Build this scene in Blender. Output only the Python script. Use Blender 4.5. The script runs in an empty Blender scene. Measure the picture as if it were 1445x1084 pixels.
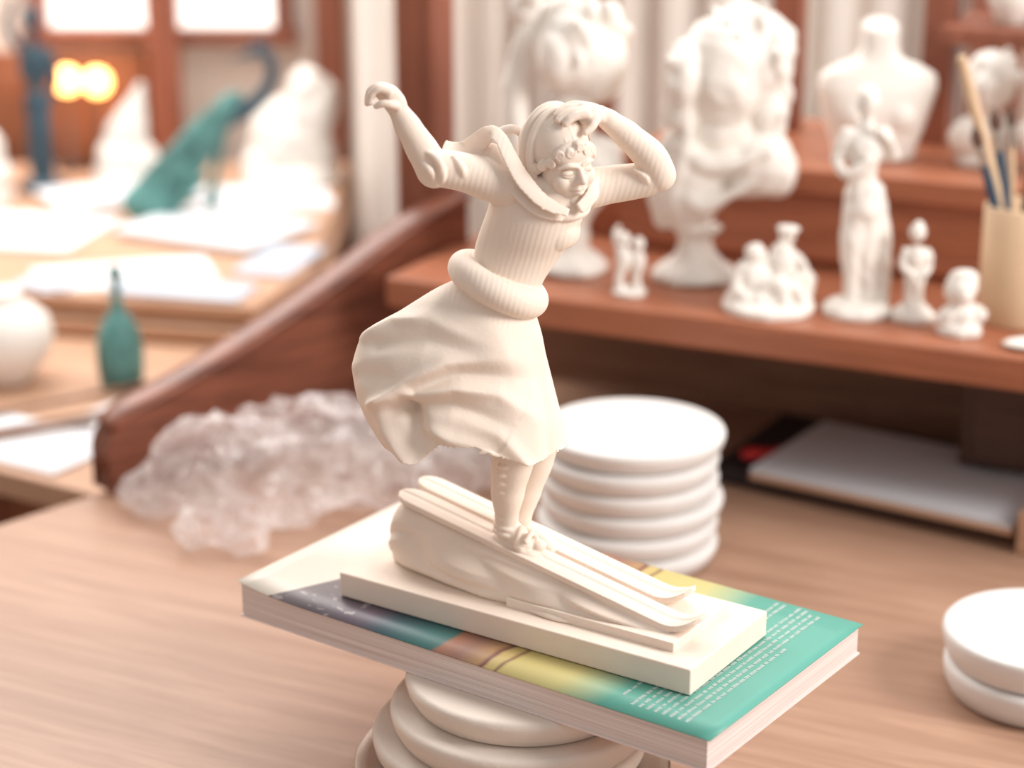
import bpy, math, random
from mathutils import Vector, Matrix, noise
random.seed(4)
S=0.01; ZO=75.0      # work in cm, table top = z 0 = 75 cm above the floor
scene=bpy.context.scene
scene.view_settings.view_transform='Standard'

# ---------------------------------------------------------------- materials
def newmat(name):
    m=bpy.data.materials.new(name); m.use_nodes=True
    nt=m.node_tree; b=nt.nodes['Principled BSDF']
    return m,nt,b
def mat(name,col,rough=.6,var=0.0,vscale=20,bump=0.0,bscale=150,metal=0,sss=0,emit=None,es=0,spec=.5):
    m,nt,b=newmat(name)
    b.inputs['Base Color'].default_value=(*col,1); b.inputs['Roughness'].default_value=rough
    b.inputs['Metallic'].default_value=metal; b.inputs['Specular IOR Level'].default_value=spec
    tc=nt.nodes.new('ShaderNodeTexCoord')
    n=nt.nodes.new('ShaderNodeTexNoise'); n.inputs['Scale'].default_value=vscale; n.inputs['Detail'].default_value=4
    nt.links.new(tc.outputs['Object'],n.inputs['Vector'])
    r=nt.nodes.new('ShaderNodeValToRGB')
    v=max(var,.02)
    r.color_ramp.elements[0].position=.3; r.color_ramp.elements[1].position=.7
    r.color_ramp.elements[0].color=(*[c*(1-v) for c in col],1)
    r.color_ramp.elements[1].color=(*[min(1,c*(1+v*.5)) for c in col],1)
    nt.links.new(n.outputs['Fac'],r.inputs['Fac']); nt.links.new(r.outputs['Color'],b.inputs['Base Color'])
    if bump:
        n2=nt.nodes.new('ShaderNodeTexNoise'); n2.inputs['Scale'].default_value=bscale; n2.inputs['Detail'].default_value=3
        nt.links.new(tc.outputs['Object'],n2.inputs['Vector'])
        bp=nt.nodes.new('ShaderNodeBump'); bp.inputs['Strength'].default_value=bump; bp.inputs['Distance'].default_value=.002
        nt.links.new(n2.outputs['Fac'],bp.inputs['Height']); nt.links.new(bp.outputs['Normal'],b.inputs['Normal'])
    if sss:
        b.inputs['Subsurface Weight'].default_value=sss
        b.inputs['Subsurface Radius'].default_value=(1,.55,.35); b.inputs['Subsurface Scale'].default_value=.003
    if emit:
        b.inputs['Emission Color'].default_value=(*emit,1); b.inputs['Emission Strength'].default_value=es
    return m
def wood(name,c1,c2,angle=0,rough=.4,stretch=(2.5,45,20),spec=.35,bump=.12):
    m,nt,b=newmat(name)
    tc=nt.nodes.new('ShaderNodeTexCoord')
    mp0=nt.nodes.new('ShaderNodeMapping'); mp0.inputs['Rotation'].default_value=(0,0,angle)
    mp=nt.nodes.new('ShaderNodeMapping'); mp.inputs['Scale'].default_value=stretch
    nt.links.new(tc.outputs['Object'],mp0.inputs['Vector']); nt.links.new(mp0.outputs['Vector'],mp.inputs['Vector'])
    n=nt.nodes.new('ShaderNodeTexNoise'); n.inputs['Scale'].default_value=3; n.inputs['Detail'].default_value=9
    n.inputs['Roughness'].default_value=.65; n.inputs['Distortion'].default_value=.6
    nt.links.new(mp.outputs['Vector'],n.inputs['Vector'])
    r=nt.nodes.new('ShaderNodeValToRGB')
    r.color_ramp.elements[0].position=.3; r.color_ramp.elements[1].position=.68
    r.color_ramp.elements[0].color=(*c1,1); r.color_ramp.elements[1].color=(*c2,1)
    nt.links.new(n.outputs['Fac'],r.inputs['Fac'])
    nt.links.new(r.outputs['Color'],b.inputs['Base Color'])
    b.inputs['Roughness'].default_value=rough; b.inputs['Specular IOR Level'].default_value=spec
    bp=nt.nodes.new('ShaderNodeBump'); bp.inputs['Strength'].default_value=bump; bp.inputs['Distance'].default_value=.001
    nt.links.new(n.outputs['Fac'],bp.inputs['Height']); nt.links.new(bp.outputs['Normal'],b.inputs['Normal'])
    return m
A_DESK=math.radians(25.7)
M_table=wood('desk_top_oak',(.30,.162,.104),(.44,.265,.18),A_DESK,.42,(2.2,30,20),.4)
M_red=wood('shelf_red_wood',(.26,.085,.042),(.43,.155,.08),A_DESK,.4,(3,30,60))
M_dark=wood('side_dark_wood',(.09,.026,.015),(.27,.088,.048),-.67,.35,(3,20,30))
M_post=wood('post_wood',(.20,.065,.038),(.34,.12,.07),0,.45,(30,30,2))
M_brown=wood('inner_brown_wood',(.20,.10,.06),(.33,.175,.11),A_DESK,.5,(3,20,50))
M_blk=wood('dark_drawer_wood',(.05,.022,.015),(.09,.04,.025),A_DESK,.4,(3,20,40))
M_pine=wood('light_pine',(.42,.23,.14),(.58,.36,.24),A_DESK,.5,(3,30,60))
PL=(.82,.695,.595)
M_plas=mat('ivory_plaster',PL,.68,.05,30,.08,500,sss=.15,spec=.35)
M_face=mat('ivory_plaster_fine',PL,.62,.04,30,0,500,sss=.04,spec=.35)
M_bg=mat('white_plaster',(.83,.78,.72),.6,.06,20,.1,200)
M_disc=mat('plaster_disc',(.75,.72,.695),.6,.05,25,.15,300)
M_discw=mat('plaster_disc_warm',(.74,.64,.56),.6,.05,25,.15,300)
M_paper=mat('white_paper',(.74,.75,.78),.7,.03,10)
M_paper2=mat('grey_blue_paper',(.46,.52,.60),.7,.06,8)
M_page=mat('book_pages',(.80,.68,.64),.7,.05,60)
M_teal=mat('verdigris_bronze',(.10,.27,.25),.5,.5,30,.5,120)
M_darkst=mat('dark_patina',(.03,.07,.10),.4,.4,20,.3,90)
M_metal=mat('steel',(.5,.45,.40),.35,.1,20,metal=1)
M_black=mat('black_cloth',(.02,.015,.018),.6)
M_redc=mat('red_plastic',(.6,.03,.03),.4)
M_pot=mat('birch_pot',(.66,.46,.29),.5,.12,15)
M_blue=mat('blue_brush',(.02,.055,.10),.35)
M_bris=mat('bristle',(.12,.06,.04),.8)
M_wall=mat('wall_paint',(.78,.68,.60),.8,.1,3)
M_curt=mat('cream_cloth',(.86,.78,.71),.8,.08,6)
M_floor=wood('floor_wood',(.20,.10,.06),(.30,.17,.10),0,.5)
M_panel=mat('orange_wainscot',(.34,.12,.055),.5,.4,6)
M_lamp=mat('lamp_glow',(1,.6,.25),.5,emit=(1,.45,.13),es=9)
M_pane=mat('daylight_glass',(.9,.9,.9),.3,emit=(1,.94,.88),es=1.3)

def ribbed(name):
    m=mat(name,PL,.68,.04,30,sss=.1,spec=.35); nt=m.node_tree; b=nt.nodes['Principled BSDF']
    tc=nt.nodes.new('ShaderNodeTexCoord'); mp=nt.nodes.new('ShaderNodeMapping'); mp.inputs['Rotation'].default_value=(0,math.radians(-14),0)
    w=nt.nodes.new('ShaderNodeTexWave'); w.wave_type='BANDS'; w.bands_direction='X'; w.inputs['Scale'].default_value=115
    w.inputs['Distortion'].default_value=1.4; w.inputs['Detail'].default_value=1; w.inputs['Detail Scale'].default_value=.5
    nt.links.new(tc.outputs['Object'],mp.inputs['Vector']); nt.links.new(mp.outputs['Vector'],w.inputs['Vector'])
    bp=nt.nodes.new('ShaderNodeBump'); bp.inputs['Strength'].default_value=.2; bp.inputs['Distance'].default_value=.0004
    nt.links.new(w.outputs['Fac'],bp.inputs['Height']); nt.links.new(bp.outputs['Normal'],b.inputs['Normal'])
    return m
M_rib=ribbed('ivory_plaster_ribbed')

# ---------------------------------------------------------------- mesh helpers
class MB:
    def __init__(s): s.v=[]; s.f=[]; s.m=[]; s.cur=0
    def add(s,vs,fs):
        o=len(s.v); s.v+= [tuple(p) for p in vs]
        for f in fs: s.f.append(tuple(i+o for i in f)); s.m.append(s.cur)
def finish(mb,name,mats,parent=None,smooth=True,bevel=0,remesh=0,sm=3,smf=.5,sub=0):
    me=bpy.data.meshes.new(name)
    me.from_pydata([(x*S,y*S,(z+ZO)*S) for x,y,z in mb.v],[],mb.f); me.update()
    ob=bpy.data.objects.new(name,me); scene.collection.objects.link(ob)
    if not isinstance(mats,(list,tuple)): mats=[mats]
    for m in mats: me.materials.append(m)
    me.polygons.foreach_set('material_index',mb.m)
    import bmesh
    bm=bmesh.new(); bm.from_mesh(me); bmesh.ops.recalc_face_normals(bm,faces=bm.faces[:]); bm.to_mesh(me); bm.free()
    if remesh:
        r=ob.modifiers.new('r','REMESH'); r.mode='VOXEL'; r.voxel_size=remesh*S
        if sm:
            k=ob.modifiers.new('s','SMOOTH'); k.iterations=sm; k.factor=smf
        bpy.context.view_layer.update()
        dg=bpy.context.evaluated_depsgraph_get()
        me2=bpy.data.meshes.new_from_object(ob.evaluated_get(dg)); ob.modifiers.clear(); ob.data=me2; me=me2
        me.materials.clear()
        for m in mats: me.materials.append(m)
        me.polygons.foreach_set('material_index',[0]*len(me.polygons))
    me.polygons.foreach_set('use_smooth',[smooth]*len(me.polygons)); me.update()
    if bevel:
        k=ob.modifiers.new('b','BEVEL'); k.width=bevel*S; k.segments=3; k.limit_method='ANGLE'
    if parent: ob.parent=parent
    return ob
def empty(name,loc):
    e=bpy.data.objects.new(name,None); scene.collection.objects.link(e)
    e.empty_display_size=.02
    return e
def smoothpts(pts,n):
    P=[Vector(p) for p in pts]; out=[]
    k=len(P)
    if k==2: return [P[0].lerp(P[1],i/n) for i in range(n+1)]
    for i in range(k-1):
        p0=P[max(i-1,0)]; p1=P[i]; p2=P[i+1]; p3=P[min(i+2,k-1)]
        for j in range(n):
            t=j/n
            out.append(.5*((2*p1)+(p2-p0)*t+(2*p0-5*p1+4*p2-p3)*t*t+(3*p1-p0-3*p2+p3)*t**3))
    out.append(P[-1]); return out
def tube(mb,pts,rad,seg=16,n=5,flat=1.0,up=None,closed=False,caps=True):
    """swept tube; flat scales the radius along `up`."""
    if not isinstance(rad,(list,tuple)): rad=[rad]*len(pts)
    Q=[(p[0],p[1],p[2]) for p in pts]
    if closed: Q=Q+[Q[0]]; rad=list(rad)+[rad[0]]
    C=smoothpts(Q,n) if not closed else None
    if closed:
        P=[Vector(p) for p in pts]; k=len(P); C=[]
        for i in range(k):
            p0,p1,p2,p3=P[i-1],P[i],P[(i+1)%k],P[(i+2)%k]
            for j in range(n):
                t=j/n; C.append(.5*((2*p1)+(p2-p0)*t+(2*p0-5*p1+4*p2-p3)*t*t+(3*p1-p0-3*p2+p3)*t**3))
    R=[]
    for i in range(len(C)):
        a=i/n; k=min(int(a),len(rad)-2) if len(rad)>1 else 0; f=a-k; f=f*f*(3-2*f) if len(rad)>2 else f
        R.append(rad[k]*(1-f)+rad[min(k+1,len(rad)-1)]*f)
    T=[]
    L=len(C)
    for i in range(L):
        if closed: t=C[(i+1)%L]-C[i-1]
        else: t=C[min(i+1,L-1)]-C[max(i-1,0)]
        T.append(t.normalized() if t.length>1e-9 else Vector((0,0,1)))
    if caps and not closed:
        c0,c1=C[0],C[-1]; t0,t1=T[0],T[-1]; r0,r1=R[0],R[-1]
        pre=[];post=[]
        for a in (85,68,50,30,14):
            s,c=math.sin(math.radians(a)),math.cos(math.radians(a))
            pre.append((c0-t0*r0*s*min(1,flat),r0*c,t0)); 
        for a in (14,30,50,68,85):
            s,c=math.sin(math.radians(a)),math.cos(math.radians(a))
            post.append((c1+t1*r1*s*min(1,flat),r1*c,t1))
        C=[p[0] for p in pre]+C+[p[0] for p in post]
        R=[p[1] for p in pre]+R+[p[1] for p in post]
        T=[p[2] for p in pre]+T+[p[2] for p in post]
    u=Vector(up) if up else (Vector((0,0,1)) if abs(T[0].z)<.9 else Vector((0,1,0)))
    vs=[];fs=[]
    for i in range(len(C)):
        t=T[i]
        base=Vector(up) if up else u
        b=(base-t*base.dot(t))
        if b.length<1e-5: b=t.orthogonal()
        b.normalize(); u=b; a=t.cross(b)
        for j in range(seg):
            th=2*math.pi*j/seg
            vs.append(C[i]+a*math.cos(th)*R[i]+b*math.sin(th)*R[i]*flat)
    LL=len(C)
    for i in range(LL if closed else LL-1):
        for j in range(seg):
            i2=(i+1)%LL
            fs.append((i*seg+j,i*seg+(j+1)%seg,i2*seg+(j+1)%seg,i2*seg+j))
    if not closed:
        fs.append(tuple(range(seg))[::-1]); fs.append(tuple((LL-1)*seg+j for j in range(seg)))
    mb.add(vs,fs)
def ell(mb,c,r,rot=None,seg=24,rings=16,fn=None):
    if not isinstance(r,(list,tuple)): r=(r,r,r)
    vs=[];fs=[]; c=Vector(c)
    for i in range(1,rings):
        ph=math.pi*i/rings
        for j in range(seg):
            th=2*math.pi*j/seg
            p=Vector((math.sin(ph)*math.cos(th)*r[0],math.sin(ph)*math.sin(th)*r[1],math.cos(ph)*r[2]))
            if fn: p=fn(p)
            if rot: p=rot@p
            vs.append(c+p)
    n=len(vs); a=Vector((0,0,r[2])); b=Vector((0,0,-r[2]))
    if fn: a=fn(a); b=fn(b)
    if rot: a=rot@a; b=rot@b
    vs+=[c+a,c+b]
    for i in range(rings-2):
        for j in range(seg):
            fs.append((i*seg+j,(i+1)*seg+j,(i+1)*seg+(j+1)%seg,i*seg+(j+1)%seg))
    for j in range(seg):
        fs.append((n,j,(j+1)%seg)); fs.append((n+1,(rings-2)*seg+(j+1)%seg,(rings-2)*seg+j))
    mb.add(vs,fs)
def lathe(mb,prof,c,seg=48):
    vs=[];fs=[]; n=len(prof)
    for r,z in prof:
        for j in range(seg):
            th=2*math.pi*j/seg; vs.append((c[0]+r*math.cos(th),c[1]+r*math.sin(th),c[2]+z))
    for i in range(n-1):
        for j in range(seg):
            fs.append((i*seg+j,i*seg+(j+1)%seg,(i+1)*seg+(j+1)%seg,(i+1)*seg+j))
    fs.append(tuple(range(seg))[::-1]); fs.append(tuple((n-1)*seg+j for j in range(seg)))
    mb.add(vs,fs)
def prism(mb,poly,z0,z1):
    n=len(poly)
    mb.add([(x,y,z0) for x,y in poly]+[(x,y,z1) for x,y in poly],
      [tuple(range(n))[::-1],tuple(range(n,2*n))]+[(i,(i+1)%n,n+(i+1)%n,n+i) for i in range(n)])
def rbox(mb,c,sx,sy,z0,z1,ang):
    ca,sa=math.cos(ang),math.sin(ang)
    poly=[(c[0]+x*ca-y*sa,c[1]+x*sa+y*ca) for x,y in ((-sx,-sy),(sx,-sy),(sx,sy),(-sx,sy))]
    prism(mb,poly,z0,z1)
def box(mb,x0,x1,y0,y1,z0,z1): prism(mb,[(x0,y0),(x1,y0),(x1,y1),(x0,y1)],z0,z1)
# desk-local frame
def D(s,w): return (3.1+s*.901+w*.4337,144-s*.4337+w*.901)
def dbox(mb,s0,s1,w0,w1,z0,z1): prism(mb,[D(s0,w0),D(s1,w0),D(s1,w1),D(s0,w1)],z0,z1)

# ---------------------------------------------------------------- room shell
mb=MB(); box(mb,-200,200,-160,275,-80,-75); finish(mb,'floor',M_floor,smooth=False)
mb=MB()
box(mb,-200,-62,262,270,-75,120); box(mb,-30,200,262,270,-75,120); box(mb,-62,-30,262,270,-75,18); box(mb,-62,-30,262,270,110,120)
finish(mb,'wall_back',M_wall,smooth=False)
mb=MB(); box(mb,-208,-200,-160,270,-75,120); finish(mb,'wall_left',M_wall,smooth=False)
mb=MB(); box(mb,-64,-28,260,262.4,16.5,18.5)
box(mb,-63,-61,260,264,18,110); box(mb,-31,-29,260,264,18,110); box(mb,-46.6,-45.4,262,265,18.5,110); box(mb,-61,-31,262,265,60,61.5)
finish(mb,'window_1',M_post,smooth=False,bevel=.2)
mb=MB(); box(mb,-61.5,-30.5,266,266.4,18.2,109.8); finish(mb,'window_2',M_pane,smooth=False)
mb=MB(); box(mb,-120,-48,259.5,262,-75,15.5); 
for i in range(9): box(mb,-118+i*8,-112+i*8,258.7,259.6,-60,13)
finish(mb,'trim_1',M_panel,smooth=False,bevel=.2)

# ---------------------------------------------------------------- desk
desk=empty('writing_desk',None)
mb=MB(); prism(mb,[(-31,141.5),(-66,104),(-44,62),(75,20),(110,92),D(62,24),D(-14,24),(-8,163)],-2.6,0)
finish(mb,'desk_top',M_table,desk,False,.25)
mb=MB()
for x,y in ((-52,105),(-38,72),(72,30),(98,88),D(58,20),D(-10,20)): 
    lathe(mb,[(2.4,-75),(2.6,-60),(1.9,-55),(3,-20),(2.4,-14),(3.2,-10),(3.2,-2.6)],(x,y,0),24)
finish(mb,'desk_legs',M_red,desk)
mb=MB(); dbox(mb,-14.5,62,0,24,12,14.5); finish(mb,'desk_shelf',M_red,desk,False,.35)
mb=MB(); dbox(mb,-2,62,16.5,38,20.6,22.5); dbox(mb,-2,62,17.3,38,14.5,20.6); dbox(mb,-14.5,-2,20,22,14.5,18)
dbox(mb,-2,62,16.9,17.3,15,16.2)
finish(mb,'desk_upper_tier',M_red,desk,False,.25)
mb=MB(); dbox(mb,-14,62,23,24.5,0,12); finish(mb,'desk_inner_back',M_brown,desk,False)
mb=MB(); dbox(mb,29,62,10,23,2.5,12); dbox(mb,30,61,9.4,10,3.2,11.4); finish(mb,'desk_drawer_block',M_blk,desk,False,.2)
mb=MB()
dbox(mb,6,8.6,31,33,22.5,62); dbox(mb,19,21.5,31,33.5,22.5,62); dbox(mb,45,48,31,33.5,22.5,62); dbox(mb,21,62,28,38,31.2,32.6)
finish(mb,'desk_hutch_frame',M_post,desk,False,.2)
# sloping side panel (solid, profile extruded)
A=Vector((-31,141.5,0)); B=Vector((-4.5,162,0)); dd=(B-A).normalized(); nn=Vector((dd.y,-dd.x,0))
L=(B-A).length
top=[(0,1.5),(-.3,3.4),(.6,5.2),(2.2,6.1),(5,6.9),(10,8.6),(16,10.9),(22,13.6),(27,16),(L,18.5)]
vs=[];fs=[]
tp=smoothpts([(a,0,b) for a,b in top],4)
n=len(tp)
for off in (-1.4,1.4):
    for p in tp: q=A+dd*p.x+nn*off; vs.append((q.x,q.y,p.z))
    for p in tp: q=A+dd*p.x+nn*off; vs.append((q.x,q.y,0))
for i in range(n-1):
    fs+= [(i,i+1,n+i+1,n+i),(2*n+i,3*n+i,3*n+i+1,2*n+i+1),(i,2*n+i,2*n+i+1,i+1)]
fs+= [(0,n,3*n,2*n),(n-1,2*n+n-1,4*n-1,2*n-1)]
mb=MB(); mb.add(vs,fs)
finish(mb,'desk_side_panel',M_dark,desk,False,.3)
mb=MB()
c=smoothpts([(A+dd*a+Vector((0,0,b+.1))).to_tuple() for a,b in top[2:]],2)
tube(mb,[p.to_tuple() for p in c],1.7,12,2,.35,up=(0,0,1)); finish(mb,'desk_side_rail',M_dark,desk)
mb=MB(); rbox(mb,(-7.2,164.5),1.7,2.4,-2.6,62,math.radians(-20)); finish(mb,'desk_post',M_post,desk,False,.25)

# ---------------------------------------------------------------- discs
def disc(mb,c,r,z0,h,jx=0):
    lathe(mb,[(r-.75,z0),(r-.45,z0+.15),(r-.12,z0+h*.45),(r,z0+h-.42),(r-.03,z0+h-.2),(r-.14,z0+h-.06),(r-.32,z0+h),(r-.9,z0+h)],(c[0],c[1],0),72)
def discstack(name,c,r,n,h,m,jit=.18):
    mb=MB()
    for i in range(n):
        disc(mb,(c[0]+random.uniform(-jit,jit),c[1]+random.uniform(-jit,jit)),r+random.uniform(-.1,.12),i*h,h-.02)
    return finish(mb,name,m)
discstack('plaster_disc_stack',(8.2,129.5),6.35,6,1.56,M_disc)
discstack('plaster_disc_stack.001',(31.7,107.9),5.85,2,2.1,M_disc,.1)
mb=MB(); disc(mb,(-.1,94.4),7.3,3.2,1.7); disc(mb,(.5,94.0),6.9,4.9,1.7); disc(mb,(.7,94.3),6.3,6.6,1.58)
finish(mb,'plaster_disc_stack.002',M_discw)
mb=MB(); lathe(mb,[(5,0),(5,.6),(2.2,1.0),(1.8,2.2),(8.2,2.5),(8.4,2.7),(8.4,3.1),(8.2,3.2),(7.6,3.2)],(0,94,0),72)
finish(mb,'sculpting_turntable',M_metal)

# ---------------------------------------------------------------- book
bang=math.radians(-36); BC=(1.7,98.4)
bd=Vector((math.cos(bang),math.sin(bang),0)); bn=Vector((-math.sin(bang),math.cos(bang),0))
book=empty('paperback_book',None)
def bk(s,w,z): q=Vector((BC[0],BC[1],0))+bd*s+bn*w; return (q.x,q.y,z)
m,nt,b=newmat('page_block'); tc=nt.nodes.new('ShaderNodeTexCoord'); mp=nt.nodes.new('ShaderNodeMapping'); mp.inputs['Scale'].default_value=(6,6,1400)
nz=nt.nodes.new('ShaderNodeTexNoise'); nz.inputs['Scale'].default_value=1; nz.inputs['Detail'].default_value=3
rp=nt.nodes.new('ShaderNodeValToRGB'); rp.color_ramp.elements[0].color=(.58,.47,.43,1); rp.color_ramp.elements[1].color=(.80,.70,.66,1)
rp.color_ramp.elements[0].position=.3; rp.color_ramp.elements[1].position=.65
nt.links.new(tc.outputs['Object'],mp.inputs['Vector']); nt.links.new(mp.outputs['Vector'],nz.inputs['Vector']); nt.links.new(nz.outputs['Fac'],rp.inputs['Fac']); nt.links.new(rp.outputs['Color'],b.inputs['Base Color']); b.inputs['Roughness'].default_value=.8
M_pg=m
mb=MB(); N=30
def zb(s): return .25*max(0,(-10-s)/5)**2
vs=[];fs=[]
for i in range(N+1):
    s=-14.9+29.8*i/N
    for w,z in ((-7.8,8.3),(7.8,8.3),(7.8,9.9+zb(s)),(-7.8,9.9+zb(s))): vs.append(bk(s,w,z))
for i in range(N):
    for j in range(4): fs.append((i*4+j,i*4+(j+1)%4,i*4+4+(j+1)%4,i*4+4+j))
fs+=[(0,1,2,3),(N*4+3,N*4+2,N*4+1,N*4)]
mb.add(vs,fs); finish(mb,'page_block',M_pg,book,False)
mb=MB(); 
vs=[bk(s,w,z) for z in (8.2,8.3) for s,w in ((-15,-7.9),(15,-7.9),(15,7.9),(-15,7.9))]
mb.add(vs,[(0,1,2,3),(4,5,6,7),(0,1,5,4),(1,2,6,5),(2,3,7,6),(3,0,4,7)]); finish(mb,'back_cover',M_page,book,False)
m,nt,b=newmat('printed_cover'); tc=nt.nodes.new('ShaderNodeTexCoord')
mp=nt.nodes.new('ShaderNodeMapping'); mp.vector_type='TEXTURE'
mp.inputs['Location'].default_value=(BC[0]*S,BC[1]*S,(10+ZO)*S); mp.inputs['Rotation'].default_value=(0,0,bang); mp.inputs['Scale'].default_value=(.30,.158,1)
nt.links.new(tc.outputs['Object'],mp.inputs['Vector'])
sx=nt.nodes.new('ShaderNodeSeparateXYZ'); nt.links.new(mp.outputs['Vector'],sx.inputs[0])
nz=nt.nodes.new('ShaderNodeTexNoise'); nz.inputs['Scale'].default_value=5; nt.links.new(mp.outputs['Vector'],nz.inputs['Vector'])
def math_(op,a,b_,):
    n=nt.nodes.new('ShaderNodeMath'); n.operation=op
    for k,x in enumerate((a,b_)):
        if isinstance(x,(int,float)): n.inputs[k].default_value=x
        else: nt.links.new(x,n.inputs[k])
    return n.outputs[0]
x1=math_('ADD',sx.outputs[0],.5)
x2=math_('ADD',x1,math_('MULTIPLY',math_('SUBTRACT',nz.outputs['Fac'],.5),.03))
rp=nt.nodes.new('ShaderNodeValToRGB'); cr=rp.color_ramp
cols=[(0,(.24,.19,.18)),(.16,(.12,.10,.11)),(.28,(.12,.09,.12)),(.33,(.05,.10,.12)),(.40,(.045,.15,.145)),(.445,(.055,.16,.15)),(.455,(.36,.16,.10)),(.50,(.30,.16,.12)),(.545,(.42,.25,.12)),(.555,(.17,.06,.06)),(.562,(.55,.41,.17)),(.58,(.55,.43,.17)),(.585,(.19,.08,.06)),(.592,(.56,.46,.18)),(.70,(.55,.49,.21)),(.76,(.32,.43,.27)),(.80,(.10,.34,.27)),(1,(.11,.36,.29))]
cr.elements[0].position=0; cr.elements[0].color=(*cols[0][1],1); cr.elements[1].position=1; cr.elements[1].color=(*cols[-1][1],1)
for p,c in cols[1:-1]:
    e=cr.elements.new(p); e.color=(*c,1)
nt.links.new(x2,rp.inputs['Fac'])
vo=nt.nodes.new('ShaderNodeTexNoise'); vo.inputs['Scale'].default_value=26; vo.inputs['Detail'].default_value=6; nt.links.new(mp.outputs['Vector'],vo.inputs['Vector'])
fl=math_('GREATER_THAN',vo.outputs['Fac'],.60); fl=math_('MULTIPLY',fl,math_('LESS_THAN',x2,.25))
mx=nt.nodes.new('ShaderNodeMix'); mx.data_type='RGBA'; nt.links.new(math_('MULTIPLY',fl,.6),mx.inputs[0]); nt.links.new(rp.outputs['Color'],mx.inputs[6]); mx.inputs[7].default_value=(.5,.42,.42,1)
cv=math_('SUBTRACT',x1,math_('MULTIPLY',math_('ADD',sx.outputs[1],.5),.20))
cm=math_('LESS_THAN',cv,.075)
mx2=nt.nodes.new('ShaderNodeMix'); mx2.data_type='RGBA'; nt.links.new(cm,mx2.inputs[0]); nt.links.new(mx.outputs[2],mx2.inputs[6]); mx2.inputs[7].default_value=(.74,.66,.57,1)
nt.links.new(mx2.outputs[2],b.inputs['Base Color']); b.inputs['Roughness'].default_value=.42; b.inputs['Specular IOR Level'].default_value=.4
M_cover=m
mb=MB(); NS,NW=40,8; vs=[];fs=[]
for i in range(NS+1):
    for j in range(NW+1):
        s=-15.1+30.2*i/NS; w=-7.95+15.9*j/NW
        z=9.93+zb(s)+.25*max(0,(-12-s)/3)**2*(.4+.6*j/NW)
        vs.append(bk(s,w,z))
for i in range(NS):
    for j in range(NW): a=i*(NW+1)+j; fs.append((a,a+NW+1,a+NW+2,a+1))
mb.add(vs,fs); ob=finish(mb,'front_cover',M_cover,book,True)
k=ob.modifiers.new('s','SOLIDIFY'); k.thickness=.0005; k.offset=0
mb=MB()
M_ink=mat('white_print',(.62,.72,.68),.5)
for ln in range(10):
    s=9.3+ln*.44
    w=-7.0+ (0 if ln not in (0,1) else .6)
    wend=7.2 if ln not in (0,4,9) else 2.5
    if ln==1: continue
    while w<wend:
        l=random.uniform(.2,.75)
        q=w
        while q<w+l:
            hh=random.choice((.08,.11,.08,.13))
            mb.add([bk(s-hh,q,9.975),bk(s+.08,q,9.975),bk(s+.08,q+.055,9.975),bk(s-hh,q+.055,9.975)],[(0,1,2,3)]); q+=.1
        w+=l+.16
finish(mb,'cover_text',M_ink,book,False)

# ---------------------------------------------------------------- skier sculpture
sk=empty('skier_sculpture',None)
sang=math.radians(-33.5); SC=Vector((1.94,97.0,0)); sd=Vector((.834,-.552,0)); sn=Vector((.552,.834,0))
def sb(s,w,z): q=SC+sd*s+sn*w; return (q.x,q.y,z)
mb=MB(); rbox(mb,SC,10.85,4.15,10.0,11.4,sang); ob=finish(mb,'plinth',M_plas,sk,False,.09)
mb=MB(); rbox(mb,(SC+sd*4.2).to_tuple(),5.0,2.9,11.3,11.9,sang); finish(mb,'plinth_step',M_plas,sk,False,.07)
def skz(s): return 15.4+(s+8.4)*(11.95-15.4)/17.2
mb=MB(); vs=[];fs=[]; NS=90; NP=100
for i in range(NS+1):
    s=-9.4+18.2*i/NS
    t=i/NS
    e0=min(1,(s+9.4)/1.5); endk=math.sqrt(max(0,1-(1-e0)**2))
    zt=11.2+(skz(s)-.02-11.2)*(.35+.65*endk)
    for j in range(NP):
        th=2*math.pi*j/NP; c,sn_=math.cos(th),math.sin(th)
        y=math.copysign(abs(sn_)**.5,sn_); v01=.5+.5*y
        z=11.2+(zt-11.2)*v01
        hw=(2.15-.2*t)+ (1.0*(1-v01)**1.3)*(.2+.8*min(1,t*2.4)) - (.5*(1-v01)*max(0,1-t*4))
        hw*=(.55+.45*endk)
        x=hw*math.copysign(abs(c)**.45,c)
        wv=.20*math.sin(v01*8+s*.55)+.16*math.sin(s*.8-v01*3)+.10*math.sin(v01*15-s*.4)
        if v01<.93: x+=math.copysign(wv*min(1,(1-v01)*3)*(.4+.6*min(1,zt-11.2))+noise.noise(Vector((s*.35,z*.6,x*.3)))*.2,x)
        vs.append(sb(s,x,z))
for i in range(NS):
    for j in range(NP): fs.append((i*NP+j,i*NP+(j+1)%NP,(i+1)*NP+(j+1)%NP,(i+1)*NP+j))
fs.append(tuple(range(NP))[::-1]); fs.append(tuple(NS*NP+j for j in range(NP)))
mb.add(vs,fs)
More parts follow.
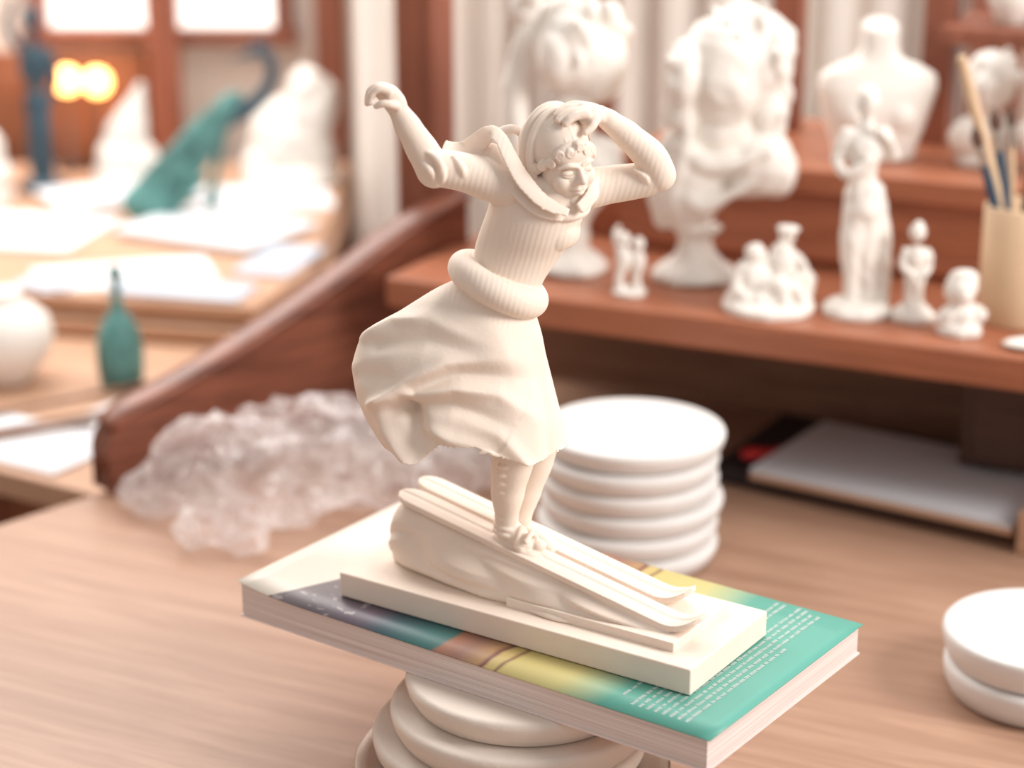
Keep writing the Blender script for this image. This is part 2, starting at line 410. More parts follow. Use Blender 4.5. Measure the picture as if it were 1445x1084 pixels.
def ski(mb,w,s0,s1,hw):
    pts=[];n=80
    for i in range(n+1):
        s=s0+(s1-s0)*i/n; z=skz(s)+.06
        u=max(0,(s-(s1-2.1))/2.1); z+=1.05*u**2.0
        b=max(0,((s0+1.4)-s)/1.4)
        h=hw*(1 if u<.35 else math.sqrt(max(.02,1-((u-.35)/.65)**2))*.85+.15)*(math.sqrt(max(.05,1-b**3*.95)))
        pts.append((s,z,h))
    vs=[];fs=[]
    for s,z,h in pts:
        vs+=[sb(s,w-h,z-.19),sb(s,w+h,z-.19),sb(s,w+h,z+.13),sb(s,w+h*.22,z+.15),sb(s,w+h*.12,z+.06),sb(s,w-h*.12,z+.06),sb(s,w-h*.22,z+.15),sb(s,w-h,z+.13)]
    k=8
    for i in range(n):
        for j in range(k): fs.append((i*k+j,i*k+(j+1)%k,(i+1)*k+(j+1)%k,(i+1)*k+j))
    fs.append(tuple(range(k))); fs.append(tuple(n*k+j for j in range(k)))
    mb.add(vs,fs)
ski(mb,-1.12,-8.8,9.9,.90); ski(mb,.95,-9.0,8.2,.86)
finish(mb,'skis_on_snow_mound',M_plas,sk,remesh=.055,sm=4)

# figure: image pixels -> cm (gx,gy image coordinates, unprojected along the camera rays, d = depth toward the back)
def F(px,py,d=0.0):
    g=py-150
    X=(px-722.5)*(.03484+4.13e-6*g); Z=37.34-g*(.0350+4.2e-6*g)
    return Vector((X*(1+d/97),97+d,Z-d*(.5619-.01031*Z)))
body=MB()
def ftube(pts,rad,seg=40,n=12,**k): tube(body,[F(*p) for p in pts],rad,seg=seg,n=n,**k)
def loft(rings,seg=90):
    vs=[];fs=[]
    for (lx,ly,rx,ry,dep,dc) in rings:
        Lp=F(lx,ly,dc); Rp=F(rx,ry,dc); C=(Lp+Rp)/2; Av=(Rp-Lp)/2
        for j in range(seg):
            th=2*math.pi*j/seg
            vs.append(C+Av*math.cos(th)+Vector((0,-dep*math.sin(th),0)))
    n=len(rings)
    for i in range(n-1):
        for j in range(seg): fs.append((i*seg+j,i*seg+(j+1)%seg,(i+1)*seg+(j+1)%seg,(i+1)*seg+j))
    fs.append(tuple(range(seg))[::-1]); fs.append(tuple((n-1)*seg+j for j in range(seg)))
    body.add(vs,fs)
def interp(rings,n):
    out=[]
    k=len(rings)
    for i in range(k-1):
        for j in range(n):
            t=j/n; r=[]
            for q in range(6):
                p0=rings[max(i-1,0)][q];p1=rings[i][q];p2=rings[i+1][q];p3=rings[min(i+2,k-1)][q]
                r.append(.5*((2*p1)+(p2-p0)*t+(2*p0-5*p1+4*p2-p3)*t*t+(3*p1-p0-3*p2+p3)*t**3))
            out.append(tuple(r))
    out.append(rings[-1]); return out
loft(interp([(668,395,760,425,1.5,0),(668,372,766,398,1.55,0),(671,345,787,366,1.7,0),(680,318,808,338,1.95,-.1),(689,292,822,308,2.05,-.1),(694,266,832,280,1.85,-.1),(706,244,838,254,1.5,-.1),(735,236,818,246,1.0,0)],10))
ell(body,F(776,324,-.6),(1.4,1.2,1.2),seg=48,rings=30); ell(body,F(794,324,.4),(.9,.95,1.0),seg=48,rings=30)
ftube([(772,275,-.2),(784,240,-.2)],[1.15,1.0])
ftube([(722,262,-.7),(690,252,-.9),(650,242,-1.3),(612,236,-1.6)],[1.25,1.1,.95,.92])
ftube([(613,240,-1.6),(598,215,-1.8),(578,182,-2.0),(563,157,-2.1)],[.9,.80,.66,.50])
for p in (((600,214,-2.5),(618,226,-2.6),(624,250,-2.4),(612,262,-1.8)),((590,226,-2.3),(606,240,-2.6),(612,256,-2.1)),((640,222,-2.0),(652,240,-2.2),(655,262,-1.7))):
    tube(body,[F(*q) for q in p],[.12,.22,.2,.1][:len(p)],seg=16)
ftube([(828,266,.4),(865,260,.7),(905,254,.8),(930,246,.7)],[1.05,.95,.9,.82])
ftube([(930,247,.7),(918,222,.4),(888,193,.1),(862,172,-.2),(846,160,-.4)],[.86,.84,.70,.56,.42])
for p in (((905,232,-.2),(925,240,-.1),(935,262,.3)),((895,240,-.1),(912,252,-.1),(915,270,.3))): tube(body,[F(*q) for q in p],[.1,.18,.1],seg=16)
# hands
ftube([(564,160,-2.1),(557,145,-2.15),(549,134,-2.15),(540,130,-2.15)],[.46,.56,.52,.42],flat=.85)
fr=[.22,.21,.19,.15]
for p in ([(548,128,-2.65),(535,125,-2.8),(525,132,-2.8),(521,145,-2.75)],
          [(549,126,-2.35),(534,122,-2.45),(522,129,-2.45),(518,146,-2.45)],
          [(552,126,-2.0),(538,121,-2.05),(525,127,-2.05),(518,143,-2.1)],
          [(555,130,-1.7),(544,123,-1.65),(532,125,-1.65),(524,138,-1.7)],
          [(560,150,-2.55),(550,147,-2.85),(540,146,-2.95),(531,150,-2.9)]): ftube(p,fr,seg=18,n=8)
ftube([(850,166,-.4),(838,159,-.6),(822,156,-.8)],[.44,.56,.54],flat=.8,up=(0,-.3,1))
ell(body,F(832,166,-.9),(.58,.45,.45))
for p in ([(826,150,-.3),(811,148,-.3),(799,151,-.4),(791,157,-.6)],[(824,153,-.8),(806,152,-.9),(793,156,-1.05),(785,163,-1.25)],
          [(825,157,-1.2),(808,158,-1.35),(796,163,-1.5),(788,170,-1.65)],[(828,161,-1.45),(815,163,-1.6),(805,168,-1.75),(798,175,-1.85)],
          [(840,168,-1.1),(837,176,-1.35),(832,182,-1.5),(826,187,-1.65)]): ftube(p,[.24,.225,.205,.17],seg=18,n=8)
# rolled sweater hem
Lp=F(654,377,0); Rp=F(752,423,0); C=(Lp+Rp)/2; Av=(Rp-Lp)/2
tube(body,[C+Av*math.cos(a)+Vector((0,-2.0*math.sin(a),0)) for a in [i*2*math.pi/16 for i in range(16)]],.80,seg=44,n=12,closed=True)
# legs
ftube([(728,600,-1.0),(724,645,-.8),(717,690,-.4),(715,728,-.05),(716,752,.1)],[1.3,1.12,.90,.64,.55])
ftube([(765,600,1.0),(757,645,1.2),(744,690,1.3),(735,728,1.3),(738,744,1.3)],[1.2,.95,.78,.6,.5])
ftube([(701,764,.35),(720,770,.0),(744,784,-.7),(762,796,-1.2)],[.55,.66,.60,.42],flat=.85,up=(0,0,1))
ftube([(728,748,1.6),(748,754,1.1),(768,766,.4),(778,775,.1)],[.5,.6,.5,.38],flat=.85,up=(0,0,1))
ftube([(716,742,.1),(724,752,-.1),(740,768,-.6)],[.62,.62,.5])
for (cx,cy,d,r) in ((716,742,.05,.62),(716,750,.05,.66)):
    c=F(cx,cy,d); tube(body,[c+Vector((r*math.cos(a),r*math.sin(a),-.12*math.cos(a))) for a in [i*math.pi/4 for i in range(8)]],.15,seg=12,n=4,closed=True)
for (p,q) in (((742,765,-1.3),(762,778,-.2)),((728,770,-1.0),(744,760,.1))):
    a=F(*p);b=F(*q);mid=(a+b)/2+Vector((0,0,.75)); tube(body,[a,mid,b],.17,seg=12)
ell(body,F(760,770,-.6),(.42,.4,.32)); ell(body,F(746,760,-.5),(.4,.35,.3)); ell(body,F(735,775,-.9),(.3,.3,.25))
for i in range(7):
    ell(body,F(709-.2*i,658+i*12,-1.78+i*.22),(.34-.012*i,.24,.16)); 
# scarf : a flying tail that becomes the band around the neck
def ribbon(pts,w,wd,th):
    tube(body,[F(*p) for p in pts],w,seg=36,n=12,flat=th/max(w),up=wd)
ribbon([(627,205,-.8),(642,213,-.7),(660,212,-.7),(678,198,-.8),(694,187,-1.0),(708,198,-1.3),(721,224,-1.8),(740,256,-2.1),(768,285,-2.35),(802,300,-2.3)],[.34,.52,.56,.50,.42,.40,.44,.48,.42,.26],(.35,-.75,.5),.10)
ribbon([(664,226,-.5),(682,216,-.7),(698,212,-.9),(712,238,-1.4),(730,268,-1.8),(758,294,-2.1),(793,307,-2.0)],[.20,.32,.36,.40,.42,.40,.26],(.25,-.8,.5),.11)
ribbon([(700,188,.2),(724,182,.4),(742,194,.6)],[.28,.33,.28],(.1,-.5,.8),.13)
ribbon([(838,252,-.5),(836,274,-1.3),(818,294,-2.0)],[.28,.38,.32],(.4,-.9,.1),.13)
for (cy,r,rz,d) in ((276,1.45,.26,-.3),(285,1.55,.26,-.35)):
    c=F(783,cy,d); tube(body,[c+Vector((r*math.cos(a),r*.95*math.sin(a),-.12*r*math.cos(a)+ .25*r*math.sin(a))) for a in [i*math.pi/6 for i in range(12)]],rz,seg=20,n=8,closed=True)
# skirt
K=[(660,388,752,430,1.6,0),(612,410,762,462,2.3,0),(560,442,769,496,2.9,0),(517,468,777,528,3.3,.1),(499,508,785,560,3.6,.1),(504,552,793,590,3.85,.1),(520,590,799,612,4.05,.1),(533,612,803,627,4.15,.1)]
RR=interp(K,14)
relief=[([(512,474),(560,452),(610,452),(680,486)],.38,9),([(545,565),(580,540),(630,515),(715,508)],.52,9),
 ([(536,572),(590,558),(640,549),(700,556),(765,600)],.54,9),([(588,650),(552,605),(536,572)],.72,9),([(600,604),(640,622),(700,634)],.34,9),
 ([(574,572),(592,600),(608,630)],-1.0,11),([(560,578),(640,574),(725,602)],-.52,10),([(530,488),(600,482),(690,512)],-.38,12),
 ([(590,556),(650,532),(750,534)],-.48,10),([(722,596),(724,597)],.42,32),([(700,470),(722,530),(735,590)],.30,30),([(768,470),(780,540),(792,610)],.15,12),
 ([(780,655),(768,560),(757,480)],-.36,11),([(745,655),(700,612),(650,592)],.28,10),([(505,520),(520,560),(536,600)],.2,12),([(515,530),(560,538),(600,522)],-.24,13),([(640,400),(610,440),(560,470)],.14,10)]
def segd(p,a,b):
    ab=(b[0]-a[0],b[1]-a[1]); l=ab[0]**2+ab[1]**2
    t=max(0,min(1,((p[0]-a[0])*ab[0]+(p[1]-a[1])*ab[1])/l)) if l else 0
    return math.hypot(p[0]-a[0]-t*ab[0],p[1]-a[1]-t*ab[1]),t
def hemy(x):
    T=[(525,606),(545,632),(575,648),(592,655),(606,641),(622,626),(640,621),(690,635),(740,656),(778,648),(803,624)]
    if x<=T[0][0]: return T[0][1]
    for a,b_ in zip(T,T[1:]):
        if x<=b_[0]: return a[1]+(b_[1]-a[1])*(x-a[0])/(b_[0]-a[0])
    return T[-1][1]
seg=280; vs=[];fs=[]; nR=len(RR)
lastpts=[]
for i,(lx,ly,rx,ry,dep,dc) in enumerate(RR):
    t=i/(nR-1)
    Lq=F(lx,ly,dc); Rq=F(rx,ry,dc); C=(Lq+Rq)/2; Av=(Rq-Lq)/2; An=Av.normalized()
    ring=[]
    for j in range(seg):
        th=2*math.pi*j/seg; c,s_=math.cos(th),math.sin(th)
        px=(lx+rx)/2+(rx-lx)/2*c; py=(ly+ry)/2+(ry-ly)/2*c+9.2*dep*s_
        p=C+Av*c+Vector((0,-dep*s_,0))
        nrm=(An*c*.8+Vector((0,-s_,0))+Vector((0,0,.1))).normalized()
        k=0
        if s_>-.1:
            wgt=min(1,(s_+.1)/.35)
            for pl,a,w in relief:
                nq=len(pl)-1
                dm,tt=min((segd((px,py),pl[q],pl[q+1])[0],(q+segd((px,py),pl[q],pl[q+1])[1])/nq) for q in range(nq))
                if dm<3.5*w:
                    fade=1-.9*tt*tt if nq>1 else 1
                    ww=w*(1+.4*tt)
                    e=dm/ww
                    k+=a*fade*(.8*math.exp(-e*e)+.2*math.exp(-1.6*e))*wgt
            hw=max(0,(t-.72)/.28)
            p=p+Vector((0,0,-(hemy(px)-py)*.037*hw*hw*min(1,max(0,s_)/.3)))
        else:
            k=.18*math.sin(th*9)*t
        k*=min(1,t*4)
        if t>.93: k=max(k,-.35)
        ring.append(p+nrm*k)
    vs+=ring; lastpts=ring
Cc=sum(lastpts,Vector())/seg
for f_,up_ in ((.95,0),(.80,1.2),(.55,2.2)):
    for p in lastpts: q=Cc+(p-Cc)*f_; q.z=p.z+up_; vs.append(q)
n2=nR+3
for i in range(n2-1):
    for j in range(seg): fs.append((i*seg+j,i*seg+(j+1)%seg,(i+1)*seg+(j+1)%seg,(i+1)*seg+j))
fs.append(tuple(range(seg))[::-1]); fs.append(tuple((n2-1)*seg+j for j in range(seg)))
body.add(vs,fs)
ob=finish(body,'skier_figure',[M_plas,M_rib],sk,remesh=.055,sm=3,smf=.5)
me=ob.data
mi=[]
xl=F(606,240).x*S; z440=(F(700,440).z+ZO)*S; x700=F(700,0).x*S; xr=F(935,0).x*S*1.05; z295=(F(0,302).z+ZO)*S; z262=(F(0,222).z+ZO)*S; xa=F(718,0).x*S; xb=F(838,0).x*S; zz=(36.2+ZO)*S; xs=F(702,250).x*S
for p in me.polygons:
    c=p.center
    rib= c.z>z440+(c.x-x700)*-.45 and c.x>xl and c.x<xr and c.z<zz
    if rib and c.z>z295 and xa<c.x<xb: rib=False
    if c.x<xs and c.z>z262: rib=False
    mi.append(1 if rib else 0)
me.polygons.foreach_set('material_index',mi)

# head
HS=1.17
HR=Matrix.Rotation(math.radians(32),3,'Z')@Matrix.Rotation(math.radians(8),3,'X')@Matrix.Rotation(math.radians(-7),3,'Y')
HC=F(792,223,-.6)
def place(mb_): mb_.v=[tuple(HC+HR@(Vector(p)*HS)) for p in mb_.v]
hb=MB()
ell(hb,(0,.35,.45),(1.30,1.55,1.45),seg=60,rings=40); ell(hb,(0,-.32,-.42),(1.06,1.15,1.52),seg=60,rings=40)
ell(hb,(0,-.98,-1.62),(.42,.36,.32)); ell(hb,(0,-1.0,.55),(.95,.42,.6),seg=40,rings=24)
tube(hb,[(0,-1.36,.02),(0,-1.53,-.22),(0,-1.68,-.50)],[.12,.14,.165],seg=20); 
for sx_ in (-1,1):
    ell(hb,(sx_*.15,-1.52,-.58),(.12,.15,.10)); ell(hb,(sx_*.58,-.95,-.60),(.44,.42,.44))
    tube(hb,[(sx_*.14,-1.42,.10),(sx_*.48,-1.37,.18),(sx_*.82,-1.12,.08)],[.09,.10,.08],seg=16)
    tube(hb,[(sx_*.02,-1.46,-.92),(sx_*.14,-1.45,-.90),(sx_*.36,-1.28,-.88)],[.10,.10,.05],seg=16)
tube(hb,[(-.28,-1.29,-1.04),(0,-1.42,-1.10),(.28,-1.29,-1.04)],[.06,.12,.06],seg=16)
ell(hb,(0,.3,-1.9),(.8,.85,1.2))
place(hb)
head=finish(hb,'skier_face',M_face,sk,remesh=.04,sm=3,smf=.5)
inv=HR.transposed()
def dents(ob,L):
    for v in ob.data.vertices:
        p=Vector((v.co.x/S,v.co.y/S,v.co.z/S-ZO)); q=(inv@(p-HC))/HS
        if q.y>-.6: continue
        dy=0
        for (c,r,a) in L:
            e=((q.x-c[0])/r[0])**2+((q.z-c[1])/r[1])**2
            if e<9: dy+=a*math.exp(-e)
        if dy:
            q.y+=dy; w=HC+HR@(q*HS); v.co=(w.x*S,w.y*S,(w.z+ZO)*S)
dents(head,[((.46,-.12),(.30,.17),.15),((-.46,-.12),(.30,.17),.15),((0,-.99),(.34,.028),.09),((.40,-.96),(.08,.06),.05),((-.40,-.96),(.08,.06),.05),((0,-.78),(.06,.08),.03),((0,-1.30),(.3,.08),.05)])
eb=MB()
for sx_ in (-1,1):
    ell(eb,(sx_*.46,-1.17,-.17),(.29,.20,.15)); tube(eb,[(sx_*.20,-1.335,-.24),(sx_*.33,-1.375,-.285),(sx_*.46,-1.375,-.30),(sx_*.60,-1.32,-.285),(sx_*.72,-1.22,-.24)],.030,seg=8)
place(eb); finish(eb,'skier_eyelids',M_face,sk)
cb=MB()
ncl=13
for i in range(ncl):
    a=math.radians(-100+200*i/(ncl-1))
    x=1.24*math.sin(a); y=-1.33*math.cos(a)*1.0+.1; z=.86-.98*(abs(math.sin(a))**2.2)+.06*(-1)**i
    r=.25+.03*random.random()
    ell(cb,(x,y,z),(r,r*.9,r))
    t=Vector((math.cos(a),math.sin(a),0)); o=Vector((x,y,z))+Vector((math.sin(a),-math.cos(a),0))*.19
    sp=[o+t*(.03+.18*q/10)*math.cos(q*.9+i*2)+Vector((0,0,1))*(.03+.18*q/10)*math.sin(q*.9+i*2) for q in range(11)]
    tube(cb,sp,.065,seg=10,n=3)
ell(cb,(0,.30,.60),(1.28,1.42,1.34),seg=60,rings=40)
for i in range(9):
    a=math.radians(-72+144*i/8)   # hair strands sweeping back under the hood
    tube(cb,[(1.15*math.sin(a),-1.15*math.cos(a)+.1,1.02-.5*abs(math.sin(a))**2),(1.0*math.sin(a),-.75*math.cos(a)+.15,1.55-.5*abs(math.sin(a))**2),(.8*math.sin(a),-.2,1.88-.4*abs(math.sin(a))**2)],[.09,.10,.07],seg=10)
hp=[]
for i in range(20):
    a=2*math.pi*i/20
    x=1.42*math.cos(a); z=.0+2.0*math.sin(a); y=.15+.28*z/2.2-.5*max(0,-math.sin(a))**2
    if z<-1.2: x*=.85
    hp.append((x,y,z))
tube(cb,hp,[.18]*20,seg=20,n=6,closed=True)
hp2=[(p[0]*1.06,p[1]+.42,p[2]*1.02) for p in hp]; tube(cb,hp2,[.22]*20,seg=20,n=6,closed=True)
ell(cb,(0,.90,.25),(1.42,1.2,1.72),seg=60,rings=40); ell(cb,(0,.95,-.9),(1.3,1.1,1.4),seg=60,rings=40)
place(cb); finish(cb,'skier_hair_and_hood',M_face,sk,remesh=.04,sm=1,smf=.5)

# ---------------------------------------------------------------- background sculptures
def rough(ob,amp,sc,seed=0):
    me=ob.data
    N_=[v.normal.copy() for v in me.vertices]; out=[]
    for v,nv in zip(me.vertices,N_):
        p=v.co/S
        k=noise.turbulence(p*sc+Vector((seed,seed,0)),2,False)
        w=v.co+nv*k*amp*S; out+= [w.x,w.y,w.z]
    me.vertices.foreach_set('co',out); me.update()
def sculpt(name,c,blobs,tubes=(),base=None,vox=.16,amp=.0,sc=.6,mat_=None,seed=0,sm=3,locks=()):
    m_=MB(); c=Vector(c)
    for b_ in blobs: ell(m_,c+Vector(b_[:3]),b_[3:6])
    for (cx,cy,cz,rx,ry,rz,n_,r_) in locks:     # curls scattered over an ellipsoid
        for i in range(n_):
            u=random.uniform(-.2,1); a=random.uniform(0,6.28); q=math.sqrt(1-u*u)
            o=c+Vector((cx+rx*q*math.cos(a),cy+ry*q*math.sin(a),cz+rz*u)); t=Vector((random.uniform(-1,1),random.uniform(-1,1),-1.2))
            tube(m_,[o-t*r_*.7,o+Vector((r_*.3,0,0)),o+t*r_*.8],[r_*.35,r_*.6,r_*.3],seg=12,n=3)
    for p,r in tubes: tube(m_,[c+Vector(q) for q in p],r,seg=20)
    if base: lathe(m_,base,c,32)
    ob=finish(m_,name,mat_ or M_bg,remesh=vox,sm=sm)
    if amp: rough(ob,amp,sc,seed)
    return ob
socle=[(3.3,0),(3.4,.5),(2.9,.9),(2.2,1.3),(1.5,2.0),(1.3,3.0),(1.6,3.6),(2.2,4.2)]
sculpt('bearded_bust',(14.3,150,14.5),[(1.6,-.6,16.2,3.2,3.6,4.4),(3.2,.6,17.0,3.9,3.7,4.2),(-1.4,-2.0,16.0,1.5,1.9,2.8),(-2.4,-3.0,15.6,.5,.7,.9),(-2.0,-2.9,17.3,1.2,.7,.4),(-1.4,-1.6,13.4,1.4,1.6,1.9),(5.0,.5,13.4,1.8,2.2,3.2),(1.4,-.2,11.5,2.6,2.5,3),(-.9,-.4,8,3.0,2.7,4.2),(4.0,0,9.2,3.2,2.7,2.7),(6.0,0,8.4,1.7,2,2.0),(-2.6,0,6.8,1.3,1.8,3.0)],
 tubes=[([(-2,-2.6,11),(1,-3.0,9.5),(5,-2.4,10.5)],[.5,.7,.4]),([(-3,-2,8.4),(0,-2.9,6.6),(4,-2.2,8)],[.5,.7,.4]),([(-1,-3,12),(-2,-2.7,8),(-1.4,-2,5)],[.4,.6,.4])],
 base=socle,amp=.3,sc=.45,seed=3,sm=7,locks=((3.1,.2,17.0,3.5,3.4,3.9,26,.9),(4.8,.2,13.2,1.6,2.0,3,7,.8),(-1.2,-1.6,13.2,1.2,1.4,1.7,7,.6)))
sculpt('woman_bust_with_raised_arm',(4.6,152.4,14.5),[(0,0,17.6,3.1,3.2,3.7),(-1.0,-1.5,17.0,1.7,1.8,2.6),(1.8,.4,16.4,2.6,2.8,3.1),(0,0,11.5,1.8,1.8,3),(-.2,0,7.4,3.8,2.6,3.2),(1.8,0,8.4,2.4,2.2,2.4),(-3.4,0,20.5,1.3,1.2,1.5),(-3.2,-1.0,21.6,.9,.8,.8),(-1.2,.2,20.2,1.6,1.4,1.2)],
  tubes=[([(-3.4,0,8),(-4.4,0,13),(-3.6,0,18),(-3.2,0,21)],[1.3,1.1,.9,.8])],base=[(3.0,0),(3.1,.5),(2.5,1),(1.5,1.8),(1.4,4),(2.2,5.2)],amp=.25,sc=.45,seed=8,sm=5,locks=((.8,.2,17.6,3.2,3.2,3.5,30,.95),))
sculpt('small_pair_figurine',(8.9,145.2,14.5),[(-.5,0,4.3,.5,.5,.55),(.6,0,3.9,.5,.5,.55),(-.5,0,2.8,.6,.55,1.1),(.6,0,2.5,.6,.5,1)],tubes=[([(-.6,0,0.1),(-.8,0,1.2),(-.5,0,2.4)],[.45,.35,.5]),([(.7,0,.1),(.5,0,1.2),(.6,0,2.2)],[.4,.35,.45]),([(-.9,0,3.4),(-1.2,0,4.6),(-.9,0,5.2)],[.2,.2,.2])],base=[(1.3,0),(1.3,.35),(.9,.45)],vox=.1)
sculpt('seated_couple_figurine',(18.9,141,14.5),[(0,0,1,3.2,2,1.1),(-1.2,0,2.4,1.5,1.2,1.6),(-1.1,-.1,4.2,.8,.8,.9),(.9,0,3.0,1.2,1.1,2.2),(1.2,0,5.6,.62,.62,.7),(1.2,0,6.1,.9,.9,.22),(2.3,0,2,1.1,1,1.4)],tubes=[([(-1.8,-.5,3),(-2.6,-.8,2),(-1.8,-1.4,1.3)],[.4,.35,.3]),([(1.7,-.4,4.2),(2.5,-.8,3.2),(1.5,-1.3,2.4)],[.38,.32,.28]),([(-.6,-.9,2),(.6,-1.6,2.2),(1,-1.8,.6)],[.6,.5,.35]),([(.4,-.9,1.8),(1.6,-1.5,2),(2.4,-1.6,.6)],[.55,.5,.35])],base=[(3.4,0),(3.4,.5),(3,.8)],vox=.12,amp=.12,sc=1.3)
sculpt('standing_woman_figurine',(25.2,139.8,14.5),[(0,0,15.6,.85,.9,1.05),(0,.2,16.3,.7,.7,.5),(0,0,12.4,1.5,1.05,1.5),(.1,0,8.8,1.5,1.2,1.5)],
  tubes=[([(-.3,0,.5),(-.5,0,3),(-.6,-.2,5.6),(-.2,0,8.5)],[.55,.65,.9,1.1]),([(.7,.1,.5),(.6,0,3),(.4,0,5.6),(.5,0,8.5)],[.55,.65,.9,1.1]),([(0,0,8),(-.1,0,10.3),(0,0,12.3),(0,0,13.6)],[1.4,.95,1.35,.7]),([(0,0,13.3),(0,0,15)],[.5,.45]),
  ([(-1.3,0,13.3),(-2.0,-.1,11.4),(-1.3,-1.1,10.6),(0,-1.4,11.6)],[.52,.45,.36,.26]),([(1.3,0,13.3),(2.1,0,11.6),(1.6,-.9,12.8),(.6,-1.1,13.8)],[.52,.45,.36,.26]),([(1.0,.6,9),(1.6,.5,5),(1.5,.4,.8)],[.7,.8,.9])],base=[(2.5,0),(2.5,.5),(2.1,.8),(1.9,1.0)],vox=.12,amp=.1,sc=1.2)
sculpt('small_standing_figurine',(29.0,138.2,14.5),[(0,0,6.5,.62,.6,.7),(0,0,7.0,.4,.4,.35),(0,0,4.6,.85,.65,.9),(0,0,3,.8,.65,1)],tubes=[([(-.25,0,.5),(-.3,0,2),(-.2,0,3.2)],[.42,.4,.5]),([(.3,0,.5),(.3,0,2),(.2,0,3.2)],[.42,.4,.5]),([(-.8,0,5.1),(-1.0,-.2,4),(-.4,-.6,3.6)],[.3,.26,.2]),([(.8,0,5.1),(1.0,-.2,4),(.4,-.6,3.4)],[.3,.26,.2])],base=[(1.6,0),(1.6,.5),(1.3,.8),(.9,1.1)],vox=.1,amp=.08,sc=1.5)
sculpt('small_child_bust',(31.6,134.8,14.5),[(0,0,3.3,1.15,1.15,1.3),(-.1,-.7,3.1,.7,.6,.9),(0,0,1.3,1.5,1.0,.9),(1.1,0,1.3,.8,.8,.8),(.2,.1,4.0,1.0,1.0,.7),(-1.0,0,.9,.8,.8,.6)],base=[(1.6,0),(1.6,.5),(1.1,.8)],vox=.11,amp=.15,sc=1.3)
def torso(name,c,k=1.0):
    m_=MB(); rings=[(0,3.1,1.7),(.8,3.3,1.9),(2.4,3.8,2.2),(4.4,4.4,2.3),(5.8,4.8,2.1),(6.8,4.6,1.8),(7.5,3.4,1.6),(8.0,2.0,1.45),(8.7,1.5,1.35),(9.8,1.45,1.35),(10.6,1.5,1.35),(10.9,1.1,1)]
    vs=[];fs=[];sg=40
    for z,a,b_ in rings:
        for j in range(sg):
            th=2*math.pi*j/sg; ct,st=math.cos(th),math.sin(th)
            vs.append((c[0]+k*a*math.copysign(abs(ct)**.8,ct),c[1]+k*b_*math.copysign(abs(st)**.8,st),c[2]+k*z+(.35*k*st if z>10 else 0)))
    for i in range(len(rings)-1):
        for j in range(sg): fs.append((i*sg+j,i*sg+(j+1)%sg,(i+1)*sg+(j+1)%sg,(i+1)*sg+j))
    fs.append(tuple(range(sg))); fs.append(tuple((len(rings)-1)*sg+j for j in range(sg)))
    m_.add(vs,fs)
    for sx_ in (-1,1):
        ell(m_,(c[0]+sx_*1.7*k,c[1]-1.5*k,c[2]+3.6*k),(1.3*k,1.1*k,1.3*k)); tube(m_,[(c[0]+sx_*.3*k,c[1]-1.5*k,c[2]+6.9*k),(c[0]+sx_*3.6*k,c[1]-1.1*k,c[2]+7.0*k)],[.25*k,.25*k],seg=12)
    return finish(m_,name,M_bg,remesh=.2,sm=5)
torso('plaster_neck_torso',(29.0,157.2,22.5),1.0)
sculpt('plaster_portrait_head',(37.3,154.6,22.5),[(0,0,6.6,2.0,2.1,2.5),(-.6,-1.2,6.2,1.1,1.1,1.8),(0,0,2.2,3.0,1.9,2.0),(0,0,4.2,1.2,1.2,1.5)],base=[(2.2,0),(2.2,.7),(1.6,1.2)],amp=.15,sc=.7,vox=.16,locks=((0,.3,6.9,2.0,2.0,2.3,12,.6),))
sculpt('plaster_portrait_head.001',(42.5,150.5,22.5),[(0,0,9.6,2.8,2.8,3.4),(-.8,-1.6,9.0,1.5,1.5,2.4),(0,0,3,3.6,2.3,2.8),(0,0,6,1.6,1.6,2)],base=[(2.5,0),(2.5,1),(1.6,1.6)],amp=.2,sc=.7,vox=.2,locks=((0,.4,9.9,2.8,2.8,3.1,16,.8),))
mb=MB()
for i,(s_,r) in enumerate(((26,2.4),(31,2.0),(36,2.6))):
    x,y=D(s_,32); lathe(mb,[(r*.5,0),(r*.55,.3),(r*.8,1.5),(r,3.2),(r*.92,3.3),(r*.6,1.2)],(x,y,32.6),32)
finish(mb,'plaster_bowl_set',M_bg)

# brush pot
pot=empty('brush_pot',None)
mb=MB(); lathe(mb,[(2.7,14.5),(2.75,14.7),(2.75,23.0),(2.6,23.1),(2.45,23.0),(2.45,15.2),(.2,15.1)],(36.4,138,0),40); finish(mb,'pot',M_pot,pot)
def brush(tip,foot,r,mh,kind):
    m_=MB(); a=Vector(foot); b_=Vector(tip); d=(b_-a)
    m_.cur=0; tube(m_,[a,a+d*.6,a+d*(.78 if kind else .97),a+d*(.8 if kind else 1)],[r*.7,r,r*.8,r*.6],seg=10)
    if kind:
        m_.cur=1; tube(m_,[a+d*.8,a+d*.9],[r*.8,r*1.0],seg=10); m_.cur=2; tube(m_,[a+d*.9,a+d*.95,b_],[r*1.0,r*1.2,r*.3],seg=10)
    finish(m_,'brush',[mh,M_metal,M_bris],pot)
brush((31.3,138.3,33.4),(37.2,138,15.4),.45,M_pot,0)
brush((32.2,137,28.8),(36.8,138,15.4),.35,M_blue,1)
brush((33.9,138.6,29.8),(36.4,137.5,15.4),.38,M_blue,1)
brush((35.2,139,30),(36,138,15.4),.3,M_pot,1)
brush((37.2,139,28.5),(36,138,15.4),.3,M_black,1)
brush((38.4,138,31),(36,138.4,15.4),.35,M_pot,1)
mb=MB(); ell(mb,(36.0,130.9,14.9),(2.2,1.2,.4)); finish(mb,'plaster_medallion',M_bg)

